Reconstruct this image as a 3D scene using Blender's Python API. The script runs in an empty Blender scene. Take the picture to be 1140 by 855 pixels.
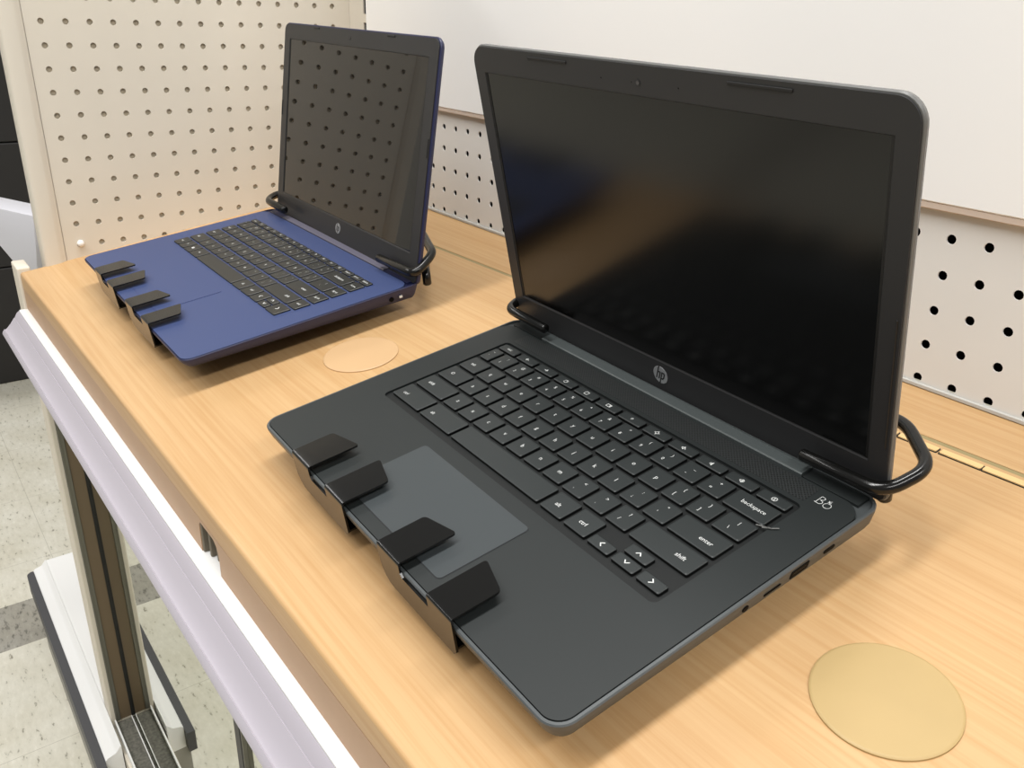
import bpy, bmesh, math, random
from mathutils import Matrix, Vector
random.seed(7)
C = bpy.context.scene.collection
R = math.radians
FZ = 0.97            # floor is z = 0; the counter meets the back wall at z = 0.97
SL = 0.14921         # slope of the display counter (rises to the back)
DB = 0.4556          # depth of the back wall
SK = 0.0125          # the front edge runs very slightly off the wall direction

# ------------------------------------------------------------------ helpers
def lin(c):
    return tuple((v / 255 / 12.92) if v / 255 <= 0.04045 else ((v / 255 + 0.055) / 1.055) ** 2.4 for v in c)

def material(name, rgb, rough=0.5, metal=0.0, spec=0.5, noise=0.0, scale=300.0, bump=0.0, coat=0.0):
    m = bpy.data.materials.new(name); m.use_nodes = True
    nt = m.node_tree; b = nt.nodes['Principled BSDF']
    c = lin(rgb)
    b.inputs['Base Color'].default_value = (*c, 1)
    b.inputs['Roughness'].default_value = rough
    b.inputs['Metallic'].default_value = metal
    b.inputs['Specular IOR Level'].default_value = spec
    b.inputs['Coat Weight'].default_value = coat
    b.inputs['Coat Roughness'].default_value = 0.05
    if noise or bump:
        tc = nt.nodes.new('ShaderNodeTexCoord')
        n = nt.nodes.new('ShaderNodeTexNoise'); n.inputs['Scale'].default_value = scale; n.inputs['Detail'].default_value = 3
        nt.links.new(tc.outputs['Object'], n.inputs['Vector'])
        if noise:
            r = nt.nodes.new('ShaderNodeValToRGB')
            r.color_ramp.elements[0].position = 0.3; r.color_ramp.elements[1].position = 0.7
            r.color_ramp.elements[0].color = (*[v * (1 - noise) for v in c], 1)
            r.color_ramp.elements[1].color = (*[min(1, v * (1 + noise)) for v in c], 1)
            nt.links.new(n.outputs['Fac'], r.inputs['Fac']); nt.links.new(r.outputs['Color'], b.inputs['Base Color'])
        if bump:
            bp = nt.nodes.new('ShaderNodeBump'); bp.inputs['Strength'].default_value = bump; bp.inputs['Distance'].default_value = 0.0004
            nt.links.new(n.outputs['Fac'], bp.inputs['Height']); nt.links.new(bp.outputs['Normal'], b.inputs['Normal'])
    return m

def link(name, bm, mats, parent=None, smooth=None, loc=None, rot=None):
    me = bpy.data.meshes.new(name)
    bmesh.ops.recalc_face_normals(bm, faces=bm.faces)
    bm.to_mesh(me); bm.free()
    for m in (mats if isinstance(mats, (list, tuple)) else [mats]): me.materials.append(m)
    if smooth is not None:
        for p in me.polygons: p.use_smooth = True
        me.set_sharp_from_angle(angle=R(smooth))
    o = bpy.data.objects.new(name, me); C.objects.link(o)
    if parent: o.parent = parent
    if loc: o.location = loc
    if rot: o.rotation_euler = rot
    return o

def tag(o, label=None, cat=None, group=None, kind=None):
    if label: o['label'] = label
    if cat: o['category'] = cat
    if group: o['group'] = group
    if kind: o['kind'] = kind
    return o

def thing(name, label, cat, mat=None, group=None):
    o = bpy.data.objects.new(name, None); C.objects.link(o)
    o.empty_display_size = 0.05
    if mat is not None: o.matrix_world = mat
    return tag(o, label, cat, group)

def box(bm, x0, x1, y0, y1, z0, z1, bev=0.0, seg=2, mi=0):
    r = bmesh.ops.create_cube(bm, size=1)
    for v in r['verts']:
        v.co = Vector((x0 + (v.co.x + .5) * (x1 - x0), y0 + (v.co.y + .5) * (y1 - y0), z0 + (v.co.z + .5) * (z1 - z0)))
    fs = set(f for v in r['verts'] for f in v.link_faces)
    for f in fs: f.material_index = mi
    if bev:
        es = list(set(e for v in r['verts'] for e in v.link_edges))
        out = bmesh.ops.bevel(bm, geom=es, offset=bev, segments=seg, profile=0.5, affect='EDGES')
        for f in out['faces']: f.material_index = mi

def poly_prism(bm, pts, f, mi=0):
    """pts: list of (a, b); f(a, b, t) -> xyz with t in 0..1; closed prism"""
    a = [bm.verts.new(f(p[0], p[1], 0)) for p in pts]
    b = [bm.verts.new(f(p[0], p[1], 1)) for p in pts]
    n = len(pts); fs = [bm.faces.new(a), bm.faces.new(b[::-1])]
    for i in range(n): fs.append(bm.faces.new((a[i], b[i], b[(i + 1) % n], a[(i + 1) % n])))
    for q in fs: q.material_index = mi
    return fs

def rrect(x0, x1, y0, y1, r, n=6):
    """rounded rectangle outline; r is one radius or (x0y0, x1y0, x1y1, x0y1)"""
    rs = r if isinstance(r, (tuple, list)) else (r,) * 4
    out = []
    for (cx, cy, sx, sy, a0), q in zip(((x0, y0, 1, 1, 180), (x1, y0, -1, 1, 270), (x1, y1, -1, -1, 0), (x0, y1, 1, -1, 90)), rs):
        for k in range(n + 1):
            a = R(a0 + 90 * k / n)
            out.append((cx + sx * q + q * math.cos(a), cy + sy * q + q * math.sin(a)))
    return out

def loft(bm, rings, cap0=True, cap1=True, mi=0):
    """rings: lists of xyz with the same count"""
    vs = [[bm.verts.new(p) for p in r] for r in rings]
    n = len(vs[0]); fs = []
    for a, b in zip(vs, vs[1:]):
        for i in range(n): fs.append(bm.faces.new((a[i], a[(i + 1) % n], b[(i + 1) % n], b[i])))
    if cap0: fs.append(bm.faces.new(vs[0][::-1]))
    if cap1: fs.append(bm.faces.new(vs[-1]))
    for f in fs: f.material_index = mi
    return vs

def frame_prism(bm, outer, inner, f, mi=0):
    """ring between two outlines of equal point count, extruded; f(a, b, t)"""
    n = len(outer)
    V = [[bm.verts.new(f(p[0], p[1], t)) for p in L] for t in (0, 1) for L in (outer, inner)]
    o0, i0, o1, i1 = V
    for k in range(n):
        j = (k + 1) % n
        for q in ((o0[k], o0[j], i0[j], i0[k]), (o1[k], i1[k], i1[j], o1[j]), (o0[k], o1[k], o1[j], o0[j]), (i0[k], i0[j], i1[j], i1[k])):
            bm.faces.new(q).material_index = mi

def tube(bm, pts, r, bend=0.01, seg=12, arc=6, mi=0):
    P = [Vector(p) for p in pts]; path = [P[0]]
    for a, b, c in zip(P, P[1:], P[2:]):
        d = min(bend, (a - b).length * .49, (c - b).length * .49)
        s = b + (a - b).normalized() * d; e = b + (c - b).normalized() * d
        for k in range(arc + 1):
            t = k / arc
            path.append((1 - t) ** 2 * s + 2 * t * (1 - t) * b + t * t * e)
    path.append(P[-1])
    rings = []; up = None
    for i, p in enumerate(path):
        t = (path[min(i + 1, len(path) - 1)] - path[max(i - 1, 0)]).normalized()
        if up is None: up = t.orthogonal().normalized()
        up = (up - t * up.dot(t)).normalized(); w = t.cross(up)
        rings.append([p + r * (math.cos(2 * math.pi * k / seg) * up + math.sin(2 * math.pi * k / seg) * w) for k in range(seg)])
    # slightly rounded ends
    t0 = (path[0] - path[1]).normalized(); t1 = (path[-1] - path[-2]).normalized()
    e0 = [path[0] + t0 * r * .25 + (v - path[0]) * .8 for v in rings[0]]
    e1 = [path[-1] + t1 * r * .25 + (v - path[-1]) * .8 for v in rings[-1]]
    loft(bm, [e0] + rings + [e1], mi=mi)

def cyl(bm, c, axis, r, h, n=24, mi=0, r2=None):
    ax = Vector(axis).normalized(); u = ax.orthogonal().normalized(); w = ax.cross(u); c = Vector(c)
    ring = lambda q, hh: [c + ax * hh + q * (math.cos(2 * math.pi * k / n) * u + math.sin(2 * math.pi * k / n) * w) for k in range(n)]
    loft(bm, [ring(r, 0), ring(r if r2 is None else r2, h)], mi=mi)

_text = {}
def text_geo(s, size, shear=0.0):
    k = (s, size, shear)
    if k not in _text:
        cu = bpy.data.curves.new('t', 'FONT'); cu.body = s; cu.size = size; cu.shear = shear
        cu.align_x = 'CENTER'; cu.align_y = 'CENTER'; cu.resolution_u = 2
        o = bpy.data.objects.new('t', cu); C.objects.link(o)
        me = bpy.data.meshes.new_from_object(o)
        _text[k] = ([tuple(v.co) for v in me.vertices], [tuple(p.vertices) for p in me.polygons])
        bpy.data.objects.remove(o); bpy.data.curves.remove(cu); bpy.data.meshes.remove(me)
    return _text[k]

def add_text(bm, s, size, f, mi=1, shear=0.0):
    """f(x, y) -> xyz"""
    vs, fs = text_geo(s, size, shear)
    V = [bm.verts.new(f(v[0], v[1])) for v in vs]
    for p in fs:
        try: bm.faces.new([V[i] for i in p]).material_index = mi
        except ValueError: pass

def add_stroke(bm, pts, w, f, mi=1):
    """polyline of flat quads"""
    for a, b in zip(pts, pts[1:]):
        a, b = Vector(a), Vector(b); d = (b - a)
        if d.length < 1e-9: continue
        d.normalize(); n = Vector((-d.y, d.x)) * w / 2; e = d * w / 2
        V = [bm.verts.new(f(*p)) for p in (a - e - n, b + e - n, b + e + n, a - e + n)]
        bm.faces.new(V).material_index = mi

def rot3(yaw, tilt, roll, T):
    M = Matrix.Rotation(R(yaw), 4, 'Z') @ Matrix.Rotation(R(roll), 4, 'Y') @ Matrix.Rotation(R(tilt), 4, 'X')
    M.translation = Vector((T[0], T[1], T[2] + FZ)); return M

# ------------------------------------------------------------------ materials
def wood_material():
    m = bpy.data.materials.new('maple_laminate'); m.use_nodes = True
    nt = m.node_tree; b = nt.nodes['Principled BSDF']; L = nt.links.new
    tc = nt.nodes.new('ShaderNodeTexCoord')
    def noise(sc, scale, detail, rough=0.5, dist=0.0):
        mp = nt.nodes.new('ShaderNodeMapping'); mp.inputs['Scale'].default_value = sc
        mp.inputs['Rotation'].default_value = (0, 0, R(-2))
        L(tc.outputs['Object'], mp.inputs['Vector'])
        n = nt.nodes.new('ShaderNodeTexNoise'); n.inputs['Scale'].default_value = scale
        n.inputs['Detail'].default_value = detail; n.inputs['Roughness'].default_value = rough; n.inputs['Distortion'].default_value = dist
        L(mp.outputs['Vector'], n.inputs['Vector']); return n.outputs['Fac']
    fine = noise((2.6, 150, 150), 2.0, 5, 0.62, 0.1)
    broad = noise((1.0, 9, 9), 2.0, 3, 0.5, 0.4)
    def ramp(fac, p0, c0, p1, c1):
        r = nt.nodes.new('ShaderNodeValToRGB'); e = r.color_ramp.elements
        e[0].position, e[1].position = p0, p1; e[0].color = (*lin(c0), 1); e[1].color = (*lin(c1), 1)
        L(fac, r.inputs['Fac']); return r.outputs['Color']
    c1 = ramp(broad, 0.3, WOOD[0], 0.72, WOOD[1])
    c2 = ramp(fine, 0.32, WOOD[2], 0.6, WOOD[3])
    mx = nt.nodes.new('ShaderNodeMix'); mx.data_type = 'RGBA'; mx.blend_type = 'MULTIPLY'; mx.inputs['Factor'].default_value = 1
    L(c1, mx.inputs[6]); L(c2, mx.inputs[7]); L(mx.outputs[2], b.inputs['Base Color'])
    b.inputs['Roughness'].default_value = 0.42; b.inputs['Specular IOR Level'].default_value = 0.35
    return m
WOOD = ((186, 151, 108), (195, 161, 117), (243, 235, 223), (255, 255, 255))

def floor_material():
    m = bpy.data.materials.new('vinyl_tile'); m.use_nodes = True
    nt = m.node_tree; b = nt.nodes['Principled BSDF']; L = nt.links.new
    tc = nt.nodes.new('ShaderNodeTexCoord'); sp = nt.nodes.new('ShaderNodeSeparateXYZ'); L(tc.outputs['Object'], sp.inputs[0])
    mp = nt.nodes.new('ShaderNodeMapping'); mp.inputs['Scale'].default_value = (40, 95, 40); mp.inputs['Rotation'].default_value = (0, 0, R(12))
    L(tc.outputs['Object'], mp.inputs['Vector'])
    n = nt.nodes.new('ShaderNodeTexNoise'); n.inputs['Scale'].default_value = 1.0; n.inputs['Detail'].default_value = 4; n.inputs['Roughness'].default_value = 0.65
    L(mp.outputs['Vector'], n.inputs['Vector'])
    n2 = nt.nodes.new('ShaderNodeTexNoise'); n2.inputs['Scale'].default_value = 9; n2.inputs['Detail'].default_value = 4
    L(tc.outputs['Object'], n2.inputs['Vector'])
    def ramp(fac, stops):
        r = nt.nodes.new('ShaderNodeValToRGB'); e = r.color_ramp.elements
        while len(e) < len(stops): e.new(0.5)
        for q, (p, c) in zip(e, stops): q.position = p; q.color = (*lin(c), 1)
        L(fac, r.inputs['Fac']); return r.outputs['Color']
    light = ramp(n.outputs['Fac'], [(0.0, (122, 118, 104)), (0.33, (154, 150, 136)), (0.39, (215, 212, 198)), (0.62, (224, 221, 208)), (0.72, (232, 230, 219))])
    dark = ramp(n.outputs['Fac'], [(0.0, (92, 90, 82)), (0.36, (112, 110, 102)), (0.46, (158, 155, 146)), (0.62, (165, 162, 152)), (0.74, (186, 183, 174))])
    def math_(op, a, v=None):
        q = nt.nodes.new('ShaderNodeMath'); q.operation = op
        L(a, q.inputs[0])
        if v is not None: q.inputs[1].default_value = v
        return q.outputs[0]
    strip = math_('LESS_THAN', math_('ABSOLUTE', math_('ADD', sp.outputs['X'], 0.5945)), 0.0765)
    mx = nt.nodes.new('ShaderNodeMix'); mx.data_type = 'RGBA'
    L(strip, mx.inputs['Factor']); L(light, mx.inputs[6]); L(dark, mx.inputs[7])
    # thin dark joints between the tiles
    px = math_('PINGPONG', math_('ADD', sp.outputs['X'], 0.518), 0.1524)
    py = math_('PINGPONG', math_('ADD', sp.outputs['Y'], 0.27), 0.1524)
    jn = math_('MAXIMUM', math_('LESS_THAN', px, 0.0006)); q = jn.node; L(math_('LESS_THAN', py, 0.0006), q.inputs[1])
    mj = nt.nodes.new('ShaderNodeMix'); mj.data_type = 'RGBA'; mj.inputs[7].default_value = (*lin((150, 146, 132)), 1)
    L(math_('MULTIPLY', jn, 0.5), mj.inputs['Factor']); L(mx.outputs[2], mj.inputs[6])
    m2 = nt.nodes.new('ShaderNodeMix'); m2.data_type = 'RGBA'; m2.blend_type = 'MULTIPLY'; m2.inputs['Factor'].default_value = 1
    L(mj.outputs[2], m2.inputs[6]); L(ramp(n2.outputs['Fac'], [(0.3, (238, 236, 230)), (0.7, (255, 255, 255))]), m2.inputs[7])
    L(m2.outputs[2], b.inputs['Base Color'])
    b.inputs['Roughness'].default_value = 0.4
    return m

def grille_material():
    m = bpy.data.materials.new('perforated_grille'); m.use_nodes = True
    nt = m.node_tree; b = nt.nodes['Principled BSDF']; L = nt.links.new
    tc = nt.nodes.new('ShaderNodeTexCoord')
    w1 = nt.nodes.new('ShaderNodeMapping'); w1.inputs['Rotation'].default_value = (0, 0, R(45)); L(tc.outputs['Object'], w1.inputs['Vector'])
    v = nt.nodes.new('ShaderNodeTexVoronoi'); v.inputs['Scale'].default_value = 620; v.inputs['Randomness'].default_value = 0.12
    L(w1.outputs['Vector'], v.inputs['Vector'])
    r = nt.nodes.new('ShaderNodeValToRGB'); e = r.color_ramp.elements
    e[0].position = 0.28; e[0].color = (*lin((8, 9, 9)), 1); e[1].position = 0.4; e[1].color = (*lin((42, 45, 45)), 1)
    L(v.outputs['Distance'], r.inputs['Fac']); L(r.outputs['Color'], b.inputs['Base Color'])
    b.inputs['Roughness'].default_value = 0.5
    return m

M = {}
M['wood'] = wood_material()
M['floor'] = floor_material()
M['grille'] = grille_material()
M['cream'] = material('cream_painted_metal', (211, 204, 190), 0.5, noise=0.02, scale=8)
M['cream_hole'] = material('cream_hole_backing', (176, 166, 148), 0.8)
M['board'] = material('white_pegboard', (222, 220, 215), 0.55, noise=0.02, scale=8)
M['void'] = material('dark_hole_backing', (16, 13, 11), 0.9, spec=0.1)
M['header'] = material('white_header_board', (243, 242, 239), 0.5, noise=0.012, scale=5)
M['trim'] = material('taupe_board_trim', (204, 186, 170), 0.6)
M['greytrim'] = material('pale_grey_trim', (188, 187, 181), 0.6)
M['white'] = material('white_gloss_paint', (236, 236, 234), 0.35)
M['lilac'] = material('lilac_white_plastic', (170, 165, 173), 0.4)  # plastic toned down to carry the shade along the counter front
M['edge'] = material('shaded_tan_lip', (176, 142, 110), 0.5, noise=0.03, scale=40)  # darker than the top: shade on the front face is in the colour
M['olive'] = material('olive_gasket', (146, 132, 92), 0.6)
M['brass'] = material('pale_brass_hinge', (226, 192, 136), 0.4, metal=0.15)
M['disc_olive'] = material('olive_tan_plastic', (171, 146, 98), 0.5, noise=0.025, scale=25)
M['disc_peach'] = material('peach_plastic', (194, 160, 119), 0.5, noise=0.01, scale=25)
M['deck'] = material('charcoal_textured_plastic', (33, 37, 37), 0.52, spec=0.4, noise=0.03, scale=2500, bump=0.05)
M['chassis'] = material('slate_grey_plastic', (70, 74, 75), 0.42, noise=0.03, scale=900)
M['lidback'] = material('grey_lid_plastic', (104, 104, 102), 0.42)
M['hingebar'] = material('slate_hinge_plastic', (74, 80, 80), 0.42, noise=0.04, scale=900)
M['touchpad'] = material('grey_touchpad', (58, 63, 65), 0.4)
M['key'] = material('charcoal_key', (42, 46, 46), 0.46, spec=0.4, noise=0.02, scale=900)
M['keyside'] = material('black_key_sides', (10, 11, 11), 0.6, spec=0.2)  # for key sides; the black puts the shade between keys into the colour
M['wellfloor'] = material('charcoal_keyboard_well', (25, 27, 27), 0.55, spec=0.3)
M['legend'] = material('pale_key_legend', (212, 214, 212), 0.5)
M['bezel'] = material('charcoal_bezel', (41, 41, 42), 0.45, spec=0.4, noise=0.03, scale=1200)
M['screen'] = material('dark_lcd_glass', (5, 5, 5), 0.18, spec=0.42)
M['screen2'] = material('glossy_lcd_glass', (9, 9, 9), 0.025, spec=0.55)
M['rubber'] = material('black_rubber', (22, 22, 22), 0.6)
M['port'] = material('black_port', (5, 5, 5), 0.7, spec=0.1)
M['steel'] = material('steel_contact', (160, 160, 160), 0.3, metal=1)
M['silver'] = material('silver_badge', (168, 170, 172), 0.3, metal=0.5)
M['lens'] = material('camera_lens', (62, 60, 62), 0.1)
M['navy'] = material('navy_blue_plastic', (54, 67, 106), 0.5, spec=0.4, noise=0.02, scale=1000)
M['navy_dark'] = material('dark_navy_plastic', (30, 34, 68), 0.45)
M['navy_line'] = material('navy_groove', (49, 58, 104), 0.5)
M['plum'] = material('grey_plum_hinge', (92, 90, 104), 0.42)
M['bkey'] = material('black_key', (35, 36, 34), 0.45)
M['under'] = material('black_bottom_plastic', (26, 27, 29), 0.5)
M['gloss'] = material('gloss_black_powder_coat', (14, 14, 13), 0.18, spec=0.4)
M['mirror'] = material('tinted_mirror_glass', (196, 198, 184), 0.015, metal=1.0)
M['alu'] = material('olive_grey_aluminium', (112, 110, 100), 0.35, metal=0.4)
M['bronze'] = material('brown_bronze', (106, 90, 68), 0.4)
M['black'] = material('black_seal', (12, 12, 11), 0.5)
M['dirt'] = material('dusty_track', (96, 94, 86), 0.8, noise=0.35, scale=220)
M['bumper'] = material('grey_rubber_bumper', (70, 70, 72), 0.55)
M['toe'] = material('grey_toe_kick', (150, 148, 140), 0.6)
M['jamb'] = material('cream_jamb', (214, 206, 190), 0.5)
M['carton'] = material('black_carton', (30, 28, 27), 0.55, noise=0.05, scale=30)
M['pink'] = material('pink_carton', (196, 50, 92), 0.5)
M['bin'] = material('white_plastic', (196, 196, 202), 0.4)
M['slat'] = material('grey_brush_slat', (112, 104, 88), 0.7)
M['wall'] = material('painted_store_wall', (214, 210, 202), 0.7, noise=0.01, scale=3)
M['ceil'] = material('ceiling_panel', (226, 224, 218), 0.8, noise=0.02, scale=20)

# ------------------------------------------------------------------ the setting
bm = bmesh.new(); box(bm, -4, 4, -4, 3, -0.05, 0)
tag(link('floor', bm, M['floor']), kind='structure')
bm = bmesh.new(); box(bm, -4.1, -4, -4, 3, 0, 3.3)
tag(link('wall_left', bm, M['wall']), kind='structure')
bm = bmesh.new(); box(bm, -4.1, 4.1, 3, 3.1, 0, 3.3)
tag(link('wall_back', bm, M['wall']), kind='structure')

# ------------------------------------------------------------------ display counter
def yf(x): return SK * x
LX = 1.75
cs = math.cos(math.atan(SL)); sn = math.sin(math.atan(SL))
def on_counter(x, y, h=0.0):
    """point at plan position x, y on the sloped top, h above it"""
    return Vector((x, y - h * sn, FZ + SL * (y - DB) + h * cs))

top = thing('countertop', 'sloping maple-effect counter top with rounded front edge, carrying both laptops', 'counter top', Matrix.Translation((0, 0, FZ)))
# main slab: profile in (y, z) with a rounded nose, swept along x in steps so the grain runs along the counter
def slab_profile(x):
    y0 = yf(x); ys = 0.3815 + 0.026 * (x - 0.3)
    z = lambda y: SL * (y - DB)
    prof = []
    r = 0.0035
    for k in range(6):
        a = R(180 - 18 * k) if k else R(180)
        prof.append((y0 + r + r * math.cos(R(180 - 98 * k / 5)), z(y0) - r + r * math.sin(R(180 - 98 * k / 5)) + SL * r))
    prof += [(ys - 0.0012, z(ys)), (ys - 0.0012, z(ys) - 0.018), (y0, z(y0) - 0.018)]
    return [(x, p[0], p[1]) for p in prof]
bm = bmesh.new(); loft(bm, [slab_profile(0.0), slab_profile(LX)])
link('top_slab', bm, M['wood'], top, smooth=35)
# front lip with the arched cable notch (polygon in x, z extruded 18 mm back)
zt = -SL * DB - 0.0176; zb = -0.1135
nx0, nx1, nt_ = 0.6165, 0.6525, -0.0885
arch = [(nx1, zb)] + [(nx1 - 0.010 + 0.010 * math.cos(R(a)), nt_ - 0.012 + 0.012 * math.sin(R(a))) for a in (0, 25, 50, 75, 90)] + [(nx0 + 0.003, nt_), (nx0, nt_ - 0.003), (nx0, zb)]
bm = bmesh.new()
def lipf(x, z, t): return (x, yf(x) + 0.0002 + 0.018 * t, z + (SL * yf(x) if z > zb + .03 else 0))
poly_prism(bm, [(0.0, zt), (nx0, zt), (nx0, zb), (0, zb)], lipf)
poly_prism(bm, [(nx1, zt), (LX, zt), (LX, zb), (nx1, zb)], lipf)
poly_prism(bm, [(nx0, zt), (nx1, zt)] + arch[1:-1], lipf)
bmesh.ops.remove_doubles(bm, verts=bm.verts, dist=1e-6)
tag(link('front_lip', bm, M['edge'], top), 'tan front lip with the shade of the front face put into its colour')
bm = bmesh.new()
for k in range(4):
    x = nx0 + 0.0002 + 0.0085 * k
    box(bm, x, x + 0.0028, yf(x) + 0.0006 + 0.002 * k, yf(x) + 0.022, zb, nt_ + 0.004, 0.0006, 1)
tag(link('cable_brush', bm, M['slat'], top), 'grey brush slats inside the cable notch')
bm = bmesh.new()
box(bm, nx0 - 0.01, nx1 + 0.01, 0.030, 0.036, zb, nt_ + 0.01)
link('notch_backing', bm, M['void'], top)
# rear hinged flap
def flap_profile(x):
    ys = 0.3815 + 0.026 * (x - 0.3) + 0.0031; ye = DB - 0.0003
    z = lambda y: SL * (y - DB)
    return [(x, ys, z(ys)), (x, ye, z(ye)), (x, ye, z(ye) - 0.016), (x, ys, z(ys) - 0.016)]
bm = bmesh.new(); loft(bm, [flap_profile(0.0), flap_profile(LX)])
link('rear_flap', bm, M['wood'], top)
def gasket_profile(x, a=-0.0014, b=0.0030, h=-0.0003):
    ys = 0.3815 + 0.026 * (x - 0.3); z = lambda y: SL * (y - DB)
    return [(x, ys + a, z(ys + a) + h), (x, ys + b, z(ys + b) + h), (x, ys + b, z(ys + b) - 0.010), (x, ys + a, z(ys + a) - 0.010)]
bm = bmesh.new(); loft(bm, [gasket_profile(0.0), gasket_profile(LX)])
tag(link('seam_gasket', bm, M['olive'], top), 'olive strip in the seam of the counter top')
for x0 in (0.868, 0.8955, 0.9235, 0.9505):
    bm = bmesh.new()
    def hp(x, y, t):
        y = y + 0.026 * (x - 0.92); return (x, y, SL * (y - DB) + 0.0004 + 0.0010 * t)
    poly_prism(bm, rrect(x0, x0 + 0.026, 0.3865, 0.3915, 0.0008, 2), hp)
    hg = link('hinge_leaf', bm, M['brass'], top)
    bm = bmesh.new()
    def hp2(x, y, t):
        y = y + 0.026 * (x - 0.92); return (x, y, SL * (y - DB) + 0.0001 + 0.0006 * t)
    poly_prism(bm, rrect(x0 - 0.0006, x0 + 0.0266, 0.3860, 0.3921, 0.0008, 2), hp2)
    link('hinge_outline', bm, M['black'], hg)  # black plate that edges the leaf with a dark outline

# price rail under the front edge
def rail_f(x0, x1):
    def f(y, z, t):
        x = x0 + (x1 - x0) * t
        return (x, yf(x) + y, z)
    return f
rail = thing('price_rail', 'white and lilac plastic price channel along the front edge below the wooden top', 'price rail', Matrix.Translation((0, 0, FZ)))
bm = bmesh.new()
poly_prism(bm, [(-0.0088, -0.1165), (-0.0088, -0.1145), (-0.0078, -0.1137), (0.0135, -0.1137), (0.0135, -0.1180), (-0.0075, -0.1180)], rail_f(-0.002, LX))
link('white_ledge', bm, M['white'], rail)
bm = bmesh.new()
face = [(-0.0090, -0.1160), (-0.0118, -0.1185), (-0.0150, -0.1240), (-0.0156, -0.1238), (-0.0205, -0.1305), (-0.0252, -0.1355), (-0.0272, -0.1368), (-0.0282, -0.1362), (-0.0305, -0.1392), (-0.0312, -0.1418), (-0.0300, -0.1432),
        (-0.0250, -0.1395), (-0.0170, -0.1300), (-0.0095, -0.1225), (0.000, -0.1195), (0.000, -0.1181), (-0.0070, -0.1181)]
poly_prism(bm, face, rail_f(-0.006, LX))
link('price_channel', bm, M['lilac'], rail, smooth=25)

# cabinet below
cab = thing('display_cabinet', 'cabinet under the counter with mirrored sliding doors and a cream end post', 'cabinet', Matrix.Translation((0, 0, FZ)))
bm = bmesh.new(); box(bm, -0.040, 0.0, -0.003, 0.012, -0.97, -0.062, 0.002)
box(bm, -0.040, 0.0, 0.012, DB, -0.97, -0.120)
tag(link('end_post', bm, M['jamb'], cab), 'cream end post and side panel')
bm = bmesh.new(); box(bm, 0.0, 0.0028, 0.0035, 0.0105, -0.785, -0.117, 0.0005, 1)
box(bm, 0.0028, 0.0036, 0.0045, 0.0056, -0.785, -0.117)
link('door_channel', bm, M['alu'], cab)
bm = bmesh.new(); box(bm, 0.0, 0.0014, 0.0105, 0.0262, -0.785, -0.117)
link('bronze_jamb_strip', bm, M['bronze'], cab)
bm = bmesh.new(); box(bm, 0.0, 0.0030, 0.0262, 0.0290, -0.785, -0.117)
link('door_seal', bm, M['black'], cab)
bm = bmesh.new(); box(bm, 0.0, LX, 0.0290, 0.0340, -0.80, -0.117)
door = tag(link('mirrored_door', bm, M['mirror'], cab), 'mirrored sliding door reflecting the floor')
bm = bmesh.new(); box(bm, 0.574, 0.588, 0.0245, 0.0289, -0.785, -0.117, 0.0006, 1)
link('door_stile', bm, M['black'], cab)
bm = bmesh.new(); box(bm, 0.5885, 0.5905, 0.0252, 0.0289, -0.785, -0.117)
link('stile_edge', bm, M['alu'], cab)
bm = bmesh.new(); box(bm, 0.0, LX, 0.0040, 0.0289, -0.80, -0.790)
link('door_track', bm, M['dirt'], cab)
bm = bmesh.new(); box(bm, 0.0, LX, 0.0015, 0.0040, -0.80, -0.783, 0.0006, 1)
box(bm, 0.0, LX, 0.0255, 0.0266, -0.7899, -0.786)
link('track_rim', bm, M['white'], cab)
bm = bmesh.new(); box(bm, 0.0, LX, -0.002, 0.30, -0.97, -0.8001)
link('cabinet_base', bm, M['jamb'], cab)
bm = bmesh.new(); box(bm, 0.0, LX, 0.0141, 0.30, -0.1165, -0.1140)
link('top_board', bm, M['jamb'], cab)

# base deck of the neighbouring bay with its rubber bumper
deck = thing('base_deck', 'white base deck with grey rubber bumper by the floor at the cabinet end', 'shelf base', Matrix.Translation((0, 0, FZ)))
x0, x1 = -0.50, 0.062
bm = bmesh.new()
def bx(y, z, t): return (x0 + (x1 - x0) * t, y, z)
poly_prism(bm, [(-0.0275, -0.835), (-0.0275, -0.7955), (-0.024, -0.792), (-0.013, -0.789), (-0.0105, -0.7865), (-0.0045, -0.779), (-0.0035, -0.779), (-0.0035, -0.835)], bx)
link('deck_front', bm, M['white'], deck, smooth=30)
bm = bmesh.new(); box(bm, -0.50, -0.0402, -0.0034, DB, -0.835, -0.779, 0.002)
link('deck_top', bm, M['white'], deck)
bm = bmesh.new()
path = [(x0 + 0.016, -0.026), (x0 + 0.008, -0.0265), (x0 - 0.001, -0.0262), (x0 + 0.004, -0.040)]
out = [(x1 + 0.014, -0.0280), (x1 + 0.014, -0.0405)] + [(x0 + 0.010 - 0.012 * math.sin(R(a)), -0.0285 - 0.012 * math.cos(R(a))) for a in (0, 20, 40, 60, 80)] + [(x0 + 0.002, -0.018), (x0 + 0.010, -0.0278)]
poly_prism(bm, out, lambda a, b, t: (a, b, -0.835 + 0.038 * t))
link('bumper', bm, M['bumper'], deck)
bm = bmesh.new(); box(bm, x0 + 0.02, x1, -0.033, -0.004, -0.97, -0.8355)
link('toe_kick', bm, M['toe'], deck)

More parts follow.
